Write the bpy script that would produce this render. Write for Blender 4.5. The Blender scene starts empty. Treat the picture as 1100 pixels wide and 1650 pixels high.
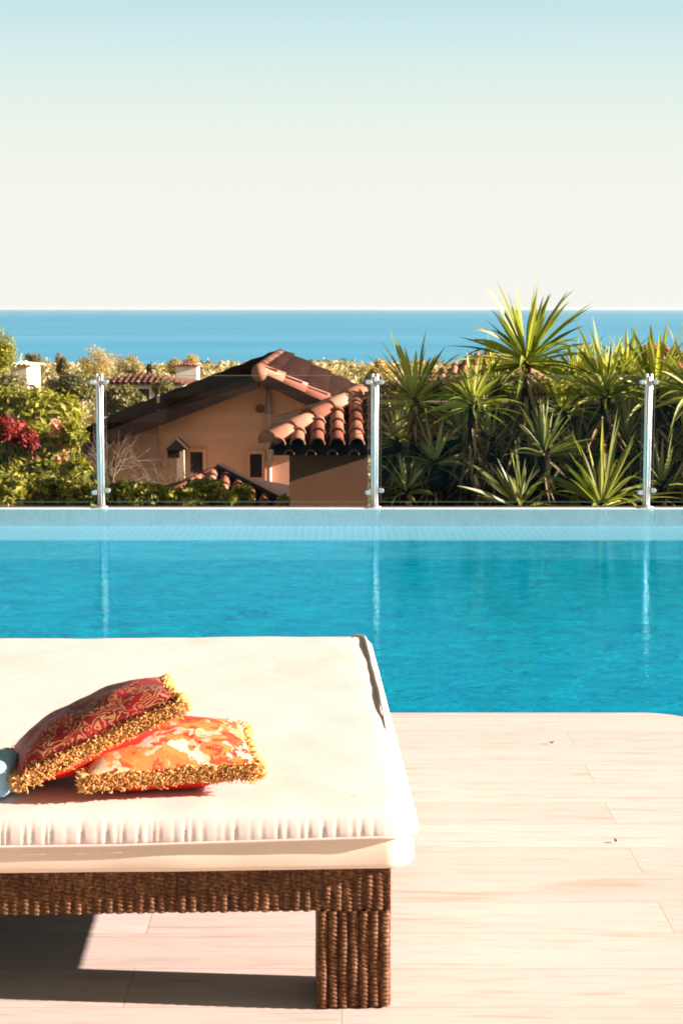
import bpy, math, random
import numpy as np
from mathutils import Vector, Matrix
random.seed(7); RNG = np.random.default_rng(7)
R = math.radians
sc = bpy.context.scene
COL = sc.collection
H_CAM, TILT, F = 1.41, R(7.04), 2655.0

def at(px, py, d):
    """photo pixel -> world point at ground distance d (a ruler used while measuring the place)"""
    u = (px - 550) / F; v = (825 - py) / F
    s = d / (math.cos(TILT) + math.sin(TILT) * v)
    return Vector((u * s, d, H_CAM + s * (-math.sin(TILT) + math.cos(TILT) * v)))

# ------------------------------------------------------------------ helpers
class MB:
    def __init__(s): s.v = []; s.f = []; s.m = []
    def add(s, vs, fs, mi=0):
        o = len(s.v); s.v.extend([tuple(p) for p in vs]); s.f.extend([tuple(i + o for i in f) for f in fs]); s.m.extend([mi] * len(fs)); return s
    def box(s, lo, hi, mi=0, M=None):
        x0, y0, z0 = lo; x1, y1, z1 = hi
        vs = [Vector(p) for p in ((x0,y0,z0),(x1,y0,z0),(x1,y1,z0),(x0,y1,z0),(x0,y0,z1),(x1,y0,z1),(x1,y1,z1),(x0,y1,z1))]
        if M is not None: vs = [M @ p for p in vs]
        return s.add(vs, [(3,2,1,0),(4,5,6,7),(0,1,5,4),(1,2,6,5),(2,3,7,6),(3,0,4,7)], mi)
    def tube(s, pts, rad, n=8, caps=True, mi=0):
        pts = [Vector(p) for p in pts]; k = len(pts)
        rads = rad if isinstance(rad, (list, tuple)) else [rad] * k
        vs = []; fs = []
        ref = None
        for i, p in enumerate(pts):
            t = (pts[min(i+1, k-1)] - pts[max(i-1, 0)]).normalized()
            if ref is None: ref = t.orthogonal().normalized()
            ref = (ref - t * ref.dot(t)); ref = ref.normalized() if ref.length > 1e-6 else t.orthogonal().normalized()
            b = t.cross(ref)
            for j in range(n):
                a = 2 * math.pi * j / n
                vs.append(p + (ref * math.cos(a) + b * math.sin(a)) * rads[i])
        for i in range(k - 1):
            for j in range(n):
                fs.append((i*n+j, i*n+(j+1)%n, (i+1)*n+(j+1)%n, (i+1)*n+j))
        if caps:
            fs.append(tuple(range(n-1, -1, -1))); fs.append(tuple((k-1)*n + j for j in range(n)))
        return s.add(vs, fs, mi)
    def prism(s, poly, dvec, mi=0):
        n = len(poly); poly = [Vector(p) for p in poly]; dvec = Vector(dvec)
        vs = poly + [p + dvec for p in poly]
        fs = [tuple(range(n)), tuple(range(2*n-1, n-1, -1))] + [(i, i+n, (i+1)%n+n, (i+1)%n) for i in range(n)]
        return s.add(vs, fs, mi)
    def build(s, name, mat, parent=None, smooth=False, bevel=0):
        return mesh_obj(name, s.v, s.f, mat, parent, smooth, s.m, bevel)

def mesh_obj(name, V, Fc, mat, parent=None, smooth=False, mi=None, bevel=0, origin=None):
    me = bpy.data.meshes.new(name)
    off = Vector((0, 0, 0))
    if parent is not None: off = parent_origin(parent)
    elif origin is not None: off = Vector(origin)
    V = np.asarray(V, dtype=np.float64).reshape(-1, 3) - np.array(off)
    me.from_pydata(V.tolist(), [], Fc if isinstance(Fc, list) else Fc.tolist())
    mats = mat if isinstance(mat, (list, tuple)) else [mat]
    for m in mats: me.materials.append(m)
    if mi is not None and len(mats) > 1: me.polygons.foreach_set('material_index', mi)
    if smooth: me.polygons.foreach_set('use_smooth', [True] * len(me.polygons))
    me.validate(); me.update()
    o = bpy.data.objects.new(name, me); COL.objects.link(o)
    if parent is not None: o.parent = parent
    elif origin is not None: o.location = origin
    if bevel:
        b = o.modifiers.new('bevel', 'BEVEL'); b.width = bevel; b.segments = 2; b.limit_method = 'ANGLE'
    return o

def parent_origin(p):
    o = Vector(p.location)
    while p.parent is not None:
        p = p.parent; o = o + Vector(p.location)
    return o

def tag(o, label, cat, group=None):
    o['label'] = label; o['category'] = cat
    if group: o['group'] = group
    return o
def struct(o): o['kind'] = 'structure'; return o
def thing(name, loc, label, cat, group=None):
    o = bpy.data.objects.new(name, None); COL.objects.link(o); o.location = loc; o.empty_display_size = .2
    return tag(o, label, cat, group)

# ------------------------------------------------------------------ materials
def mat(name):
    m = bpy.data.materials.new(name); m.use_nodes = True
    nt = m.node_tree; nt.nodes.clear()
    out = nt.nodes.new('ShaderNodeOutputMaterial')
    return m, nt, out
def N(nt, t, **kw):
    n = nt.nodes.new(t)
    for k, v in kw.items():
        if k.startswith('i_'): n.inputs[k[2:].replace('_', ' ')].default_value = v
        else: setattr(n, k, v)
    return n
def L(nt, a, b): nt.links.new(a, b)
def ramp(nt, fac, stops, interp='LINEAR'):
    r = N(nt, 'ShaderNodeValToRGB'); r.color_ramp.interpolation = interp
    els = r.color_ramp.elements
    while len(els) < len(stops): els.new(.5)
    for e, (p, c) in zip(els, stops): e.position = p; e.color = (*c, 1)
    if fac is not None: L(nt, fac, r.inputs['Fac'])
    return r
def mixc(nt, fac, a, b, mode='MIX'):
    m = N(nt, 'ShaderNodeMix', data_type='RGBA', blend_type=mode)
    for sock, v in ((m.inputs[0], fac), (m.inputs[6], a), (m.inputs[7], b)):
        if hasattr(v, 'links'): L(nt, v, sock)
        elif isinstance(v, (tuple, list)): sock.default_value = (*v, 1) if len(v) == 3 else v
        else: sock.default_value = v
    return m.outputs[2]
def math_(nt, op, a, b=None, c=None):
    m = N(nt, 'ShaderNodeMath', operation=op)
    for i, v in enumerate((a, b, c)):
        if v is None: continue
        if hasattr(v, 'links'): L(nt, v, m.inputs[i])
        else: m.inputs[i].default_value = v
    return m.outputs[0]
def coords(nt, kind='Object', scale=(1,1,1), rot=(0,0,0)):
    t = N(nt, 'ShaderNodeTexCoord'); m = N(nt, 'ShaderNodeMapping')
    m.inputs['Scale'].default_value = scale; m.inputs['Rotation'].default_value = rot
    L(nt, t.outputs[kind], m.inputs['Vector']); return m.outputs['Vector']
def wpos(nt, scale=(1,1,1)):
    g = N(nt, 'ShaderNodeNewGeometry'); m = N(nt, 'ShaderNodeMapping'); m.inputs['Scale'].default_value = scale
    L(nt, g.outputs['Position'], m.inputs['Vector']); return m.outputs['Vector']
def noise(nt, vec, scale, detail=4, rough=.5, dist=0):
    n = N(nt, 'ShaderNodeTexNoise'); n.inputs['Scale'].default_value = scale; n.inputs['Detail'].default_value = detail
    n.inputs['Roughness'].default_value = rough; n.inputs['Distortion'].default_value = dist
    L(nt, vec, n.inputs['Vector']); return n.outputs['Fac']
def bump(nt, h, strength=.3, dist=.01):
    b = N(nt, 'ShaderNodeBump'); b.inputs['Strength'].default_value = strength; b.inputs['Distance'].default_value = dist
    L(nt, h, b.inputs['Height']); return b.outputs['Normal']
def principled(nt, out, col, rough=.7, normal=None, spec=.3, metal=0, **kw):
    p = N(nt, 'ShaderNodeBsdfPrincipled')
    if hasattr(col, 'links'): L(nt, col, p.inputs['Base Color'])
    else: p.inputs['Base Color'].default_value = (*col, 1)
    if hasattr(rough, 'links'): L(nt, rough, p.inputs['Roughness'])
    else: p.inputs['Roughness'].default_value = rough
    p.inputs['Specular IOR Level'].default_value = spec; p.inputs['Metallic'].default_value = metal
    if normal is not None: L(nt, normal, p.inputs['Normal'])
    for k, v in kw.items(): p.inputs[k.replace('_', ' ')].default_value = v
    L(nt, p.outputs[0], out.inputs['Surface']); return p

def simple(name, c, rough=.7, var=.25, scale=6, spec=.3, metal=0, bmp=.15, bscale=None, bdist=.01):
    m, nt, out = mat(name); v = wpos(nt)
    n1 = noise(nt, v, scale, 5, .6)
    r = ramp(nt, n1, [(.3, tuple(x*(1-var) for x in c)), (.7, tuple(min(1, x*(1+var)) for x in c))])
    principled(nt, out, r.outputs[0], rough, bump(nt, noise(nt, v, bscale or scale*5, 4), bmp, bdist) if bmp else None, spec, metal)
    return m

def leaf_mat(name, cols, rough=.5, transl=.35, clump=1.2):
    """leaves: colour differs leaf by leaf and clump by clump, light passes through"""
    m, nt, out = mat(name)
    g = N(nt, 'ShaderNodeNewGeometry')
    n1 = noise(nt, g.outputs['Position'], clump, 3)
    f = math_(nt, 'ADD', math_(nt, 'MULTIPLY', g.outputs['Random Per Island'], .55), math_(nt, 'MULTIPLY', n1, .5))
    r = ramp(nt, f, [(i / (len(cols) - 1) * .7 + .15, c) for i, c in enumerate(cols)])
    p = N(nt, 'ShaderNodeBsdfPrincipled'); L(nt, r.outputs[0], p.inputs['Base Color'])
    p.inputs['Roughness'].default_value = rough; p.inputs['Specular IOR Level'].default_value = .35
    t = N(nt, 'ShaderNodeBsdfTranslucent'); L(nt, mixc(nt, 1.0, r.outputs[0], (1.5, 1.5, .6), 'MULTIPLY'), t.inputs['Color'])
    mx = N(nt, 'ShaderNodeMixShader'); mx.inputs[0].default_value = transl
    L(nt, p.outputs[0], mx.inputs[1]); L(nt, t.outputs[0], mx.inputs[2]); L(nt, mx.outputs[0], out.inputs['Surface'])
    return m

M = {}
# deck of wood-look porcelain planks
m, nt, out = mat('deck_plank_tile')
v = coords(nt, 'Object')
br = N(nt, 'ShaderNodeTexBrick', offset=.37, offset_frequency=2)
br.inputs['Scale'].default_value = 1; br.inputs['Brick Width'].default_value = 1.2; br.inputs['Row Height'].default_value = .2
br.inputs['Mortar Size'].default_value = .0017; br.inputs['Mortar Smooth'].default_value = .3
br.inputs['Color1'].default_value = (0,0,0,1); br.inputs['Color2'].default_value = (1,1,1,1); br.inputs['Mortar'].default_value = (.5,.5,.5,1)
L(nt, v, br.inputs['Vector'])
sv = N(nt, 'ShaderNodeMapping'); sv.inputs['Scale'].default_value = (1.1, 14, 1); L(nt, v, sv.inputs['Vector'])
off = N(nt, 'ShaderNodeVectorMath', operation='ADD'); L(nt, sv.outputs[0], off.inputs[0])
sc3 = N(nt, 'ShaderNodeVectorMath', operation='SCALE'); sc3.inputs['Scale'].default_value = 37; L(nt, br.outputs['Color'], sc3.inputs[0]); L(nt, sc3.outputs[0], off.inputs[1])
g1 = noise(nt, off.outputs[0], 1.3, 6, .62, .6); g2 = noise(nt, off.outputs[0], 6, 4, .6, .2)
base = ramp(nt, g1, [(.25, (.52,.40,.32)), (.45, (.69,.56,.515)), (.75, (.76,.635,.59))])
base2 = mixc(nt, .5, base.outputs[0], ramp(nt, g2, [(.3, (.54,.42,.34)), (.5, (.74,.61,.56))]).outputs[0])
plank = ramp(nt, br.outputs['Color'], [(0, (.90,.87,.85)), (1, (1.0,1.0,1.0))])
c = mixc(nt, 1.0, base2, plank.outputs[0], 'MULTIPLY')
wl = noise(nt, off.outputs[0], .9, 3, .5, .3)
streak = ramp(nt, noise(nt, off.outputs[0], 2.6, 2, .5, .1), [(.60, (1,1,1)), (.72, (.85,.77,.68))])
c = mixc(nt, 1.0, c, streak.outputs[0], 'MULTIPLY')
c = mixc(nt, br.outputs['Fac'], c, (.46,.37,.31))
principled(nt, out, c, .62, bump(nt, math_(nt, 'SUBTRACT', math_(nt, 'MULTIPLY', g2, .25), br.outputs['Fac']), .25, .002), .3)
M['deck'] = m
# pool
def pool_mosaic(name, a, b, grout, size=.025):
    m, nt, out = mat(name)
    g = N(nt, 'ShaderNodeTexCoord')
    # each face picks the two axes it lies along
    sep = N(nt, 'ShaderNodeSeparateXYZ'); L(nt, g.outputs['Object'], sep.inputs[0])
    s = math_(nt, 'ADD', sep.outputs[1], sep.outputs[2])
    cmb = N(nt, 'ShaderNodeCombineXYZ'); L(nt, sep.outputs[0], cmb.inputs[0]); L(nt, s, cmb.inputs[1])
    br = N(nt, 'ShaderNodeTexBrick', offset=0); br.inputs['Scale'].default_value = 1; br.inputs['Brick Width'].default_value = size
    br.inputs['Row Height'].default_value = size; br.inputs['Mortar Size'].default_value = size*.09
    br.inputs['Color1'].default_value = (*a, 1); br.inputs['Color2'].default_value = (*b, 1); br.inputs['Mortar'].default_value = (*grout, 1)
    L(nt, cmb.outputs[0], br.inputs['Vector'])
    principled(nt, out, br.outputs['Color'], .3, None, .4)
    return m
M['mosaic'] = pool_mosaic('turquoise_mosaic', (.01,.38,.52), (.02,.46,.6), (.2,.6,.7))
M['mosaic_pale'] = pool_mosaic('pale_blue_mosaic', (.27,.70,1.0), (.36,.79,1.0), (.55,.88,1), .05)

m, nt, out = mat('pool_water')
v = wpos(nt)
def stretch(sx, sy): 
    mp = N(nt, 'ShaderNodeMapping'); mp.inputs['Scale'].default_value = (sx, sy, 1); L(nt, v, mp.inputs['Vector']); return mp.outputs[0]
h = math_(nt, 'ADD', math_(nt, 'MULTIPLY', noise(nt, stretch(.45,2.4), 6, 4, .62, .3), .8), math_(nt, 'MULTIPLY', noise(nt, stretch(.8,1.5), 22, 3, .6), .30))
nb = bump(nt, h, .4, .006)
h2 = math_(nt, 'ADD', math_(nt, 'MULTIPLY', noise(nt, stretch(.7,1.5), 7, 5, .62, .6), .8), math_(nt, 'MULTIPLY', noise(nt, stretch(.6,1.6), 2.2, 3, .5, .5), .8))
nb2 = bump(nt, h2, .7, .034)
gl = N(nt, 'ShaderNodeBsdfGlossy'); gl.inputs['Roughness'].default_value = .02; gl.inputs['Color'].default_value = (.22,.56,.80,1); L(nt, nb, gl.inputs['Normal'])
df = N(nt, 'ShaderNodeBsdfDiffuse'); L(nt, nb2, df.inputs['Normal'])
body = ramp(nt, noise(nt, stretch(1,2.2), 3.2, 4, .6, .5), [(.3, (.0,.225,.375)), (.7, (.0,.33,.465))])
L(nt, body.outputs[0], df.inputs['Color'])
tr = N(nt, 'ShaderNodeBsdfTransparent'); tr.inputs['Color'].default_value = (.88,.98,1,1)
sep = N(nt, 'ShaderNodeSeparateXYZ'); L(nt, v, sep.inputs[0])
shallow = N(nt, 'ShaderNodeMapRange'); shallow.inputs['From Min'].default_value = 10.17; shallow.inputs['From Max'].default_value = 10.25
shallow.inputs['To Min'].default_value = .12; shallow.inputs['To Max'].default_value = .86; L(nt, sep.outputs[1], shallow.inputs['Value'])
b1 = N(nt, 'ShaderNodeMixShader'); L(nt, shallow.outputs[0], b1.inputs[0]); L(nt, df.outputs[0], b1.inputs[1]); L(nt, tr.outputs[0], b1.inputs[2])
fr = N(nt, 'ShaderNodeFresnel'); fr.inputs['IOR'].default_value = 1.33; L(nt, nb, fr.inputs['Normal'])
b2 = N(nt, 'ShaderNodeMixShader'); L(nt, math_(nt, 'MULTIPLY', fr.outputs[0], math_(nt, 'SUBTRACT', .86, math_(nt, 'MULTIPLY', shallow.outputs[0], .66))), b2.inputs[0]); L(nt, b1.outputs[0], b2.inputs[1]); L(nt, gl.outputs[0], b2.inputs[2])
L(nt, b2.outputs[0], out.inputs['Surface']); M['water'] = m

m, nt, out = mat('sea_water')
v = wpos(nt)
st = N(nt, 'ShaderNodeMapping'); st.inputs['Scale'].default_value = (.00012, .0011, 1); L(nt, v, st.inputs['Vector'])
st2 = N(nt, 'ShaderNodeMapping'); st2.inputs['Scale'].default_value = (.004, .02, 1); L(nt, v, st2.inputs['Vector'])
f = math_(nt, 'ADD', math_(nt, 'MULTIPLY', noise(nt, st.outputs[0], 1, 5, .6, .3), .7), math_(nt, 'MULTIPLY', noise(nt, st2.outputs[0], 1, 4, .7), .3))
r = ramp(nt, f, [(.38, (.035,.25,.42)), (.5, (.06,.31,.49)), (.64, (.12,.37,.54))])
principled(nt, out, r.outputs[0], .55, bump(nt, noise(nt, st2.outputs[0], 6, 4), .4, 1.0), .12); M['sea'] = m

M['mattress'] = None
m, nt, out = mat('cream_canvas')
v = coords(nt); n1 = noise(nt, v, 5, 5, .6); w = noise(nt, v, 900, 2)
r = ramp(nt, n1, [(.3, (.70,.575,.515)), (.7, (.75,.62,.56))])
principled(nt, out, r.outputs[0], .85, bump(nt, math_(nt, 'ADD', math_(nt, 'MULTIPLY', noise(nt, v, 9, 3), 1), math_(nt, 'MULTIPLY', w, .05)), .35, .006), .15); M['canvas'] = m
M['canvas_low'] = simple('beige_canvas', (.80,.65,.51), .85, .05, 8, .1, 0, .1, 300, .001)

m, nt, out = mat('brown_rattan')
v = coords(nt); n1 = noise(nt, v, 110, 3, .6); n2 = noise(nt, v, 14, 3)
r = ramp(nt, math_(nt, 'ADD', math_(nt, 'MULTIPLY', n1, .7), math_(nt, 'MULTIPLY', n2, .3)), [(.30, (.045,.016,.006)), (.5, (.115,.045,.018)), (.68, (.30,.14,.06))])
principled(nt, out, r.outputs[0], .55, bump(nt, noise(nt, v, 500, 2), .3, .001), .22); M['rattan'] = m
M['dark'] = simple('dark_frame', (.012,.008,.006), .8, .3, 9)

def gold(name, c1, c2):
    m, nt, out = mat(name); g = N(nt, 'ShaderNodeNewGeometry')
    r = ramp(nt, g.outputs['Random Per Island'], [(.0, c1), (1, c2)])
    principled(nt, out, r.outputs[0], .9, None, .1); return m
M['fringe'] = gold('gold_fringe', (.55,.25,.06), (.82,.48,.20))

m, nt, out = mat('crimson_brocade')
v = coords(nt)
wp = N(nt, 'ShaderNodeTexNoise'); wp.inputs['Scale'].default_value = 11; wp.inputs['Detail'].default_value = 3; L(nt, v, wp.inputs['Vector'])
vm = N(nt, 'ShaderNodeVectorMath', operation='MULTIPLY_ADD'); L(nt, wp.outputs['Color'], vm.inputs[0]); vm.inputs[1].default_value = (.24,.24,.24); L(nt, v, vm.inputs[2])
vo = N(nt, 'ShaderNodeTexVoronoi'); vo.inputs['Scale'].default_value = 20; L(nt, vm.outputs[0], vo.inputs['Vector'])
wv = math_(nt, 'SINE', math_(nt, 'MULTIPLY', vo.outputs['Distance'], 24))
scroll = ramp(nt, wv, [(.45, (0,0,0)), (.75, (1,1,1))])
zone = ramp(nt, noise(nt, v, 5.5, 2), [(.40, (0,0,0)), (.48, (1,1,1))])
fac = math_(nt, 'MULTIPLY', scroll.outputs[0], zone.outputs[0])
ground = ramp(nt, noise(nt, v, 4.0, 3, .5, .5), [(.36, (.10,.006,.008)), (.50, (.26,.010,.014)), (.62, (.62,.022,.035))])
c = mixc(nt, math_(nt, 'MULTIPLY', fac, .8), ground.outputs[0], (.50,.30,.12))
principled(nt, out, c, .55, bump(nt, math_(nt, 'ADD', fac, math_(nt, 'MULTIPLY', noise(nt, v, 300, 2), .3)), .4, .002), .3, Sheen_Weight=.0); M['brocade'] = m
m, nt, out = mat('mixed_brocade')
v = coords(nt)
wp = N(nt, 'ShaderNodeTexNoise'); wp.inputs['Scale'].default_value = 13; wp.inputs['Detail'].default_value = 3; L(nt, v, wp.inputs['Vector'])
vm = N(nt, 'ShaderNodeVectorMath', operation='MULTIPLY_ADD'); L(nt, wp.outputs['Color'], vm.inputs[0]); vm.inputs[1].default_value = (.26,.26,.26); L(nt, v, vm.inputs[2])
vo = N(nt, 'ShaderNodeTexVoronoi'); vo.inputs['Scale'].default_value = 27; L(nt, vm.outputs[0], vo.inputs['Vector'])
sp = N(nt, 'ShaderNodeSeparateColor'); L(nt, vo.outputs['Color'], sp.inputs[0])
pat = ramp(nt, sp.outputs[0], [(0, (.50,.20,.05)), (.24, (.66,.50,.34)), (.38, (.55,.02,.02)), (.50, (.58,.27,.07)), (.70, (.72,.64,.54)), (.86, (.50,.05,.02))], 'CONSTANT')
ln = ramp(nt, math_(nt, 'SINE', math_(nt, 'MULTIPLY', vo.outputs['Distance'], 40)), [(.3, (0,0,0)), (.7, (1,1,1))])
c = mixc(nt, math_(nt, 'MULTIPLY', ln.outputs[0], .6), pat.outputs[0], (.42,.19,.05))
principled(nt, out, c, .6, bump(nt, ln.outputs[0], .4, .002), .3, Sheen_Weight=.0); M['brocade2'] = m
M['red_cloth'] = simple('red_cloth', (.62,.03,.02), .75, .15, 30, .15, 0, .2, 400, .001)
M['towel'] = simple('blue_terry', (.30,.54,.70), .95, .12, 60, .05, 0, .6, 700, .003)

M['steel'] = simple('brushed_steel', (.88,.82,.76), .34, .04, 20, .5, .6, .0)
M['clamp'] = simple('satin_clamp', (.78,.74,.70), .35, .05, 20, .5, .6, 0)
m, nt, out = mat('clear_glass')
tr = N(nt, 'ShaderNodeBsdfTransparent'); tr.inputs['Color'].default_value = (.965,.97,.96,1)
gl = N(nt, 'ShaderNodeBsdfGlossy'); gl.inputs['Roughness'].default_value = .0; gl.inputs['Color'].default_value = (.9,.92,.92,1)
fr = N(nt, 'ShaderNodeFresnel'); fr.inputs['IOR'].default_value = 1.17
mx = N(nt, 'ShaderNodeMixShader'); L(nt, fr.outputs[0], mx.inputs[0]); L(nt, tr.outputs[0], mx.inputs[1]); L(nt, gl.outputs[0], mx.inputs[2])
L(nt, mx.outputs[0], out.inputs['Surface']); M['glass'] = m
M['glass_edge'] = simple('glass_edge', (.22,.20,.16), .3, .05, 5, .5, 0, 0)
M['coping'] = simple('pale_coping', (.78,.80,.80), .5, .06, 9)
M['render_wall'] = simple('terrace_render', (.6,.52,.42), .85, .12, 3)

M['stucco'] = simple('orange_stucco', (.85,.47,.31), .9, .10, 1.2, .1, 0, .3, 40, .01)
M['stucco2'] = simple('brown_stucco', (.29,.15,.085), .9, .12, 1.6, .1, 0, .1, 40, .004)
M['stucco_cream'] = simple('cream_stucco', (.70,.60,.48), .9, .08, 1)
M['white_wall'] = simple('white_render', (.82,.78,.72), .9, .05, 1)
M['roof_dark'] = simple('dark_roof_timber', (.030,.014,.010), .9, .4, 3)
M['tile_dark'] = simple('dark_brown_tile', (.028,.014,.011), .95, .5, 6, .02)  # near-black brown roof tile, tone varied by noise
M['pipe'] = simple('painted_pipe', (.62,.44,.36), .6, .08, 5)
M['hole'] = simple('window_dark', (.012,.008,.008), .25, .2, 4, .5, 0, 0)
M['trim'] = simple('pale_trim', (.62,.45,.33), .8, .1, 4)
def tile_mat(name, cols):
    m, nt, out = mat(name); g = N(nt, 'ShaderNodeNewGeometry'); v = wpos(nt)
    f = math_(nt, 'ADD', math_(nt, 'MULTIPLY', g.outputs['Random Per Island'], .6), math_(nt, 'MULTIPLY', noise(nt, v, 5, 5, .7), .4))
    r = ramp(nt, f, [(.2 + .6*i/(len(cols)-1), c) for i, c in enumerate(cols)])
    principled(nt, out, r.outputs[0], .85, bump(nt, noise(nt, v, 40, 4), .3, .01), .15); return m
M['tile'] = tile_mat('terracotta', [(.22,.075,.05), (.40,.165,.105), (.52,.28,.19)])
M['tile_old'] = tile_mat('old_terracotta', [(.10,.045,.035), (.2,.09,.06), (.34,.18,.12)])
M['fence'] = simple('dark_stained_wood', (.022,.012,.009), .75, .4, 7, .2)
M['fence_cap'] = simple('weathered_rail', (.24,.15,.10), .8, .2, 8)

M['yucca'] = leaf_mat('yucca_leaf', [(.05,.08,.012), (.20,.24,.035), (.52,.50,.12)], .42, .35, 3)
M['yucca_grey'] = leaf_mat('yucca_leaf_grey', [(.04,.06,.015), (.17,.20,.06), (.46,.46,.24)], .45, .3, 3)
M['dead'] = leaf_mat('dry_yucca_leaf', [(.05,.03,.012), (.15,.095,.04), (.34,.25,.13)], .8, .1, 3)
M['trunk'] = simple('bark', (.045,.03,.02), .95, .35, 14, .1, 0, .6, 50, .02)
M['lf_yellow'] = leaf_mat('leaf_yellow_green', [(.09,.10,.012), (.26,.26,.03), (.48,.44,.08)], .5, .35, 1.6)
M['lf_olive'] = leaf_mat('leaf_olive', [(.05,.055,.018), (.16,.15,.05), (.38,.32,.13)], .6, .25, 1.2)
M['lf_mid'] = leaf_mat('leaf_mid', [(.05,.07,.012), (.22,.22,.03), (.50,.43,.09)], .5, .3, 2.5)
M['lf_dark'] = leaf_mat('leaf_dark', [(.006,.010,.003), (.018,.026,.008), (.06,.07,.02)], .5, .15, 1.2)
M['lf_pale'] = leaf_mat('leaf_pale', [(.30,.22,.09), (.50,.40,.18), (.66,.54,.28)], .7, .3, .8)
M['lf_far'] = leaf_mat('leaf_far', [(.14,.12,.05), (.36,.30,.14), (.62,.50,.30)], .8, .2, .06)
M['lf_red'] = leaf_mat('bract_red', [(.10,.008,.010), (.24,.018,.02), (.42,.06,.05)], .6, .3, 2)
M['lf_pink'] = leaf_mat('petal_peach', [(.45,.20,.12), (.70,.42,.28), (.8,.6,.42)], .6, .3, 2)
M['trunk_dark'] = simple('yucca_bark', (.02,.013,.009), .95, .4, 14, .05, 0, .6, 50, .02)
M['twig'] = simple('pale_twig', (.20,.14,.09), .9, .2, 9)
m, nt, out = mat('dry_hillside'); v = wpos(nt)
f = math_(nt, 'ADD', math_(nt, 'MULTIPLY', noise(nt, v, .02, 6, .65), .6), math_(nt, 'MULTIPLY', noise(nt, v, .8, 5, .6), .4))
r = ramp(nt, f, [(.35, (.07,.07,.025)), (.5, (.20,.16,.08)), (.65, (.36,.28,.17))])
principled(nt, out, r.outputs[0], .95, bump(nt, noise(nt, v, 3, 5), .5, .1), .05); M['ground'] = m
M['sand'] = simple('sand', (.5,.4,.28), .95, .1, .1)
M['speck'] = simple('dead_leaf', (.13,.07,.04), .8, .3, 30)

# ------------------------------------------------------------------ ground and sea
def ground_z(x, y):
    ys = [-60, 11, 13, 30, 60, 100, 300, 600, 1000, 1120, 1500]
    zs = [-2.6, -2.6, -2.7, -4.4, -7.0, -9.5, -15, -23, -36, -42, -46]
    z = np.interp(y, ys, zs)
    amp = np.clip((y - 20) / 200, 0, 1)
    return z + amp * (1.2*np.sin(x*.013 + 1) * np.cos(y*.009) + .5*np.sin(x*.05 + y*.031))
xs = np.sign(np.linspace(-1, 1, 121)) * np.abs(np.linspace(-1, 1, 121))**2.2 * 1600
ysn = np.concatenate([np.linspace(-60, 60, 41), np.geomspace(63, 1500, 90)])
X, Y = np.meshgrid(xs, ysn); Z = ground_z(X, Y)
V = np.stack([X, Y, Z], -1).reshape(-1, 3)
nx = len(xs); ny = len(ysn)
I = np.arange(nx-1)[None, :] + np.arange(ny-1)[:, None]*nx
Fq = np.stack([I, I+1, I+1+nx, I+nx], -1).reshape(-1, 4)
struct(mesh_obj('ground', V, Fq, M['ground'], smooth=True))
SEA_Z = -40
struct(MB().add([(-60000,700,SEA_Z),(60000,700,SEA_Z),(60000,90000,SEA_Z),(-60000,90000,SEA_Z)], [(0,1,2,3)]).build('sea', M['sea']))

# ------------------------------------------------------------------ pool and deck
DY, WZ, FARY = 5.67, -.03, 11.84
# deck slab with one rounded corner
r_ = .21; cx = 1.045; RX = cx + r_
poly = [(-9, -4), (RX, -4), (RX, DY - r_)]
poly += [(cx + r_*math.cos(a), DY - r_ + r_*math.sin(a)) for a in np.linspace(0, math.pi/2, 14)[1:]]
poly += [(-9, DY)]
dk = MB().prism([(x, y, -.06) for x, y in poly], (0, 0, .06)).build('deck', M['deck'], bevel=.008); struct(dk)
inner = [(x - (.03 if x > 0 else 0), y - (.03 if y > 0 else 0)) for x, y in poly]
struct(MB().prism([(x, y, -1.5) for x, y in inner], (0, 0, 1.438)).build('deck_foundation', M['mosaic']))
ps = MB()
ps.box((-9, DY-.04, -1.6), (9, FARY, -1.45)); ps.box((RX-.1, -4, -1.6), (9, DY-.04, -1.45))
ps.box((-9, 10.2, -1.45), (9, FARY, -.165))
struct(ps.build('pool_floor', M['mosaic']))
struct(MB().box((-9, 10.2, -.164), (9, FARY, -.155)).build('pool_ledge', M['mosaic_pale']))
struct(MB().box((9, -4, -1.6), (9.4, FARY, .0)).box((-9.4, DY, -1.6), (-9, FARY, 0)).build('pool_side_wall', M['coping']))
struct(MB().add([(-9, DY-.03, WZ), (9, DY-.03, WZ), (9, FARY, WZ), (-9, FARY, WZ)], [(0,1,2,3)]).add([(RX-.03, -4, WZ), (9, -4, WZ), (9, DY-.03, WZ), (RX-.03, DY-.03, WZ)], [(0,1,2,3)]).build('pool_water', M['water']))
struct(MB().box((-9.4, FARY, -2.9), (9.4, FARY+.16, WZ+.004)).build('pool_far_wall', M['coping'], bevel=.01))
struct(MB().box((-9, -4, -2.9), (9, FARY-.001, -1.601)).build('terrace_base', M['render_wall']))

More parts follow.
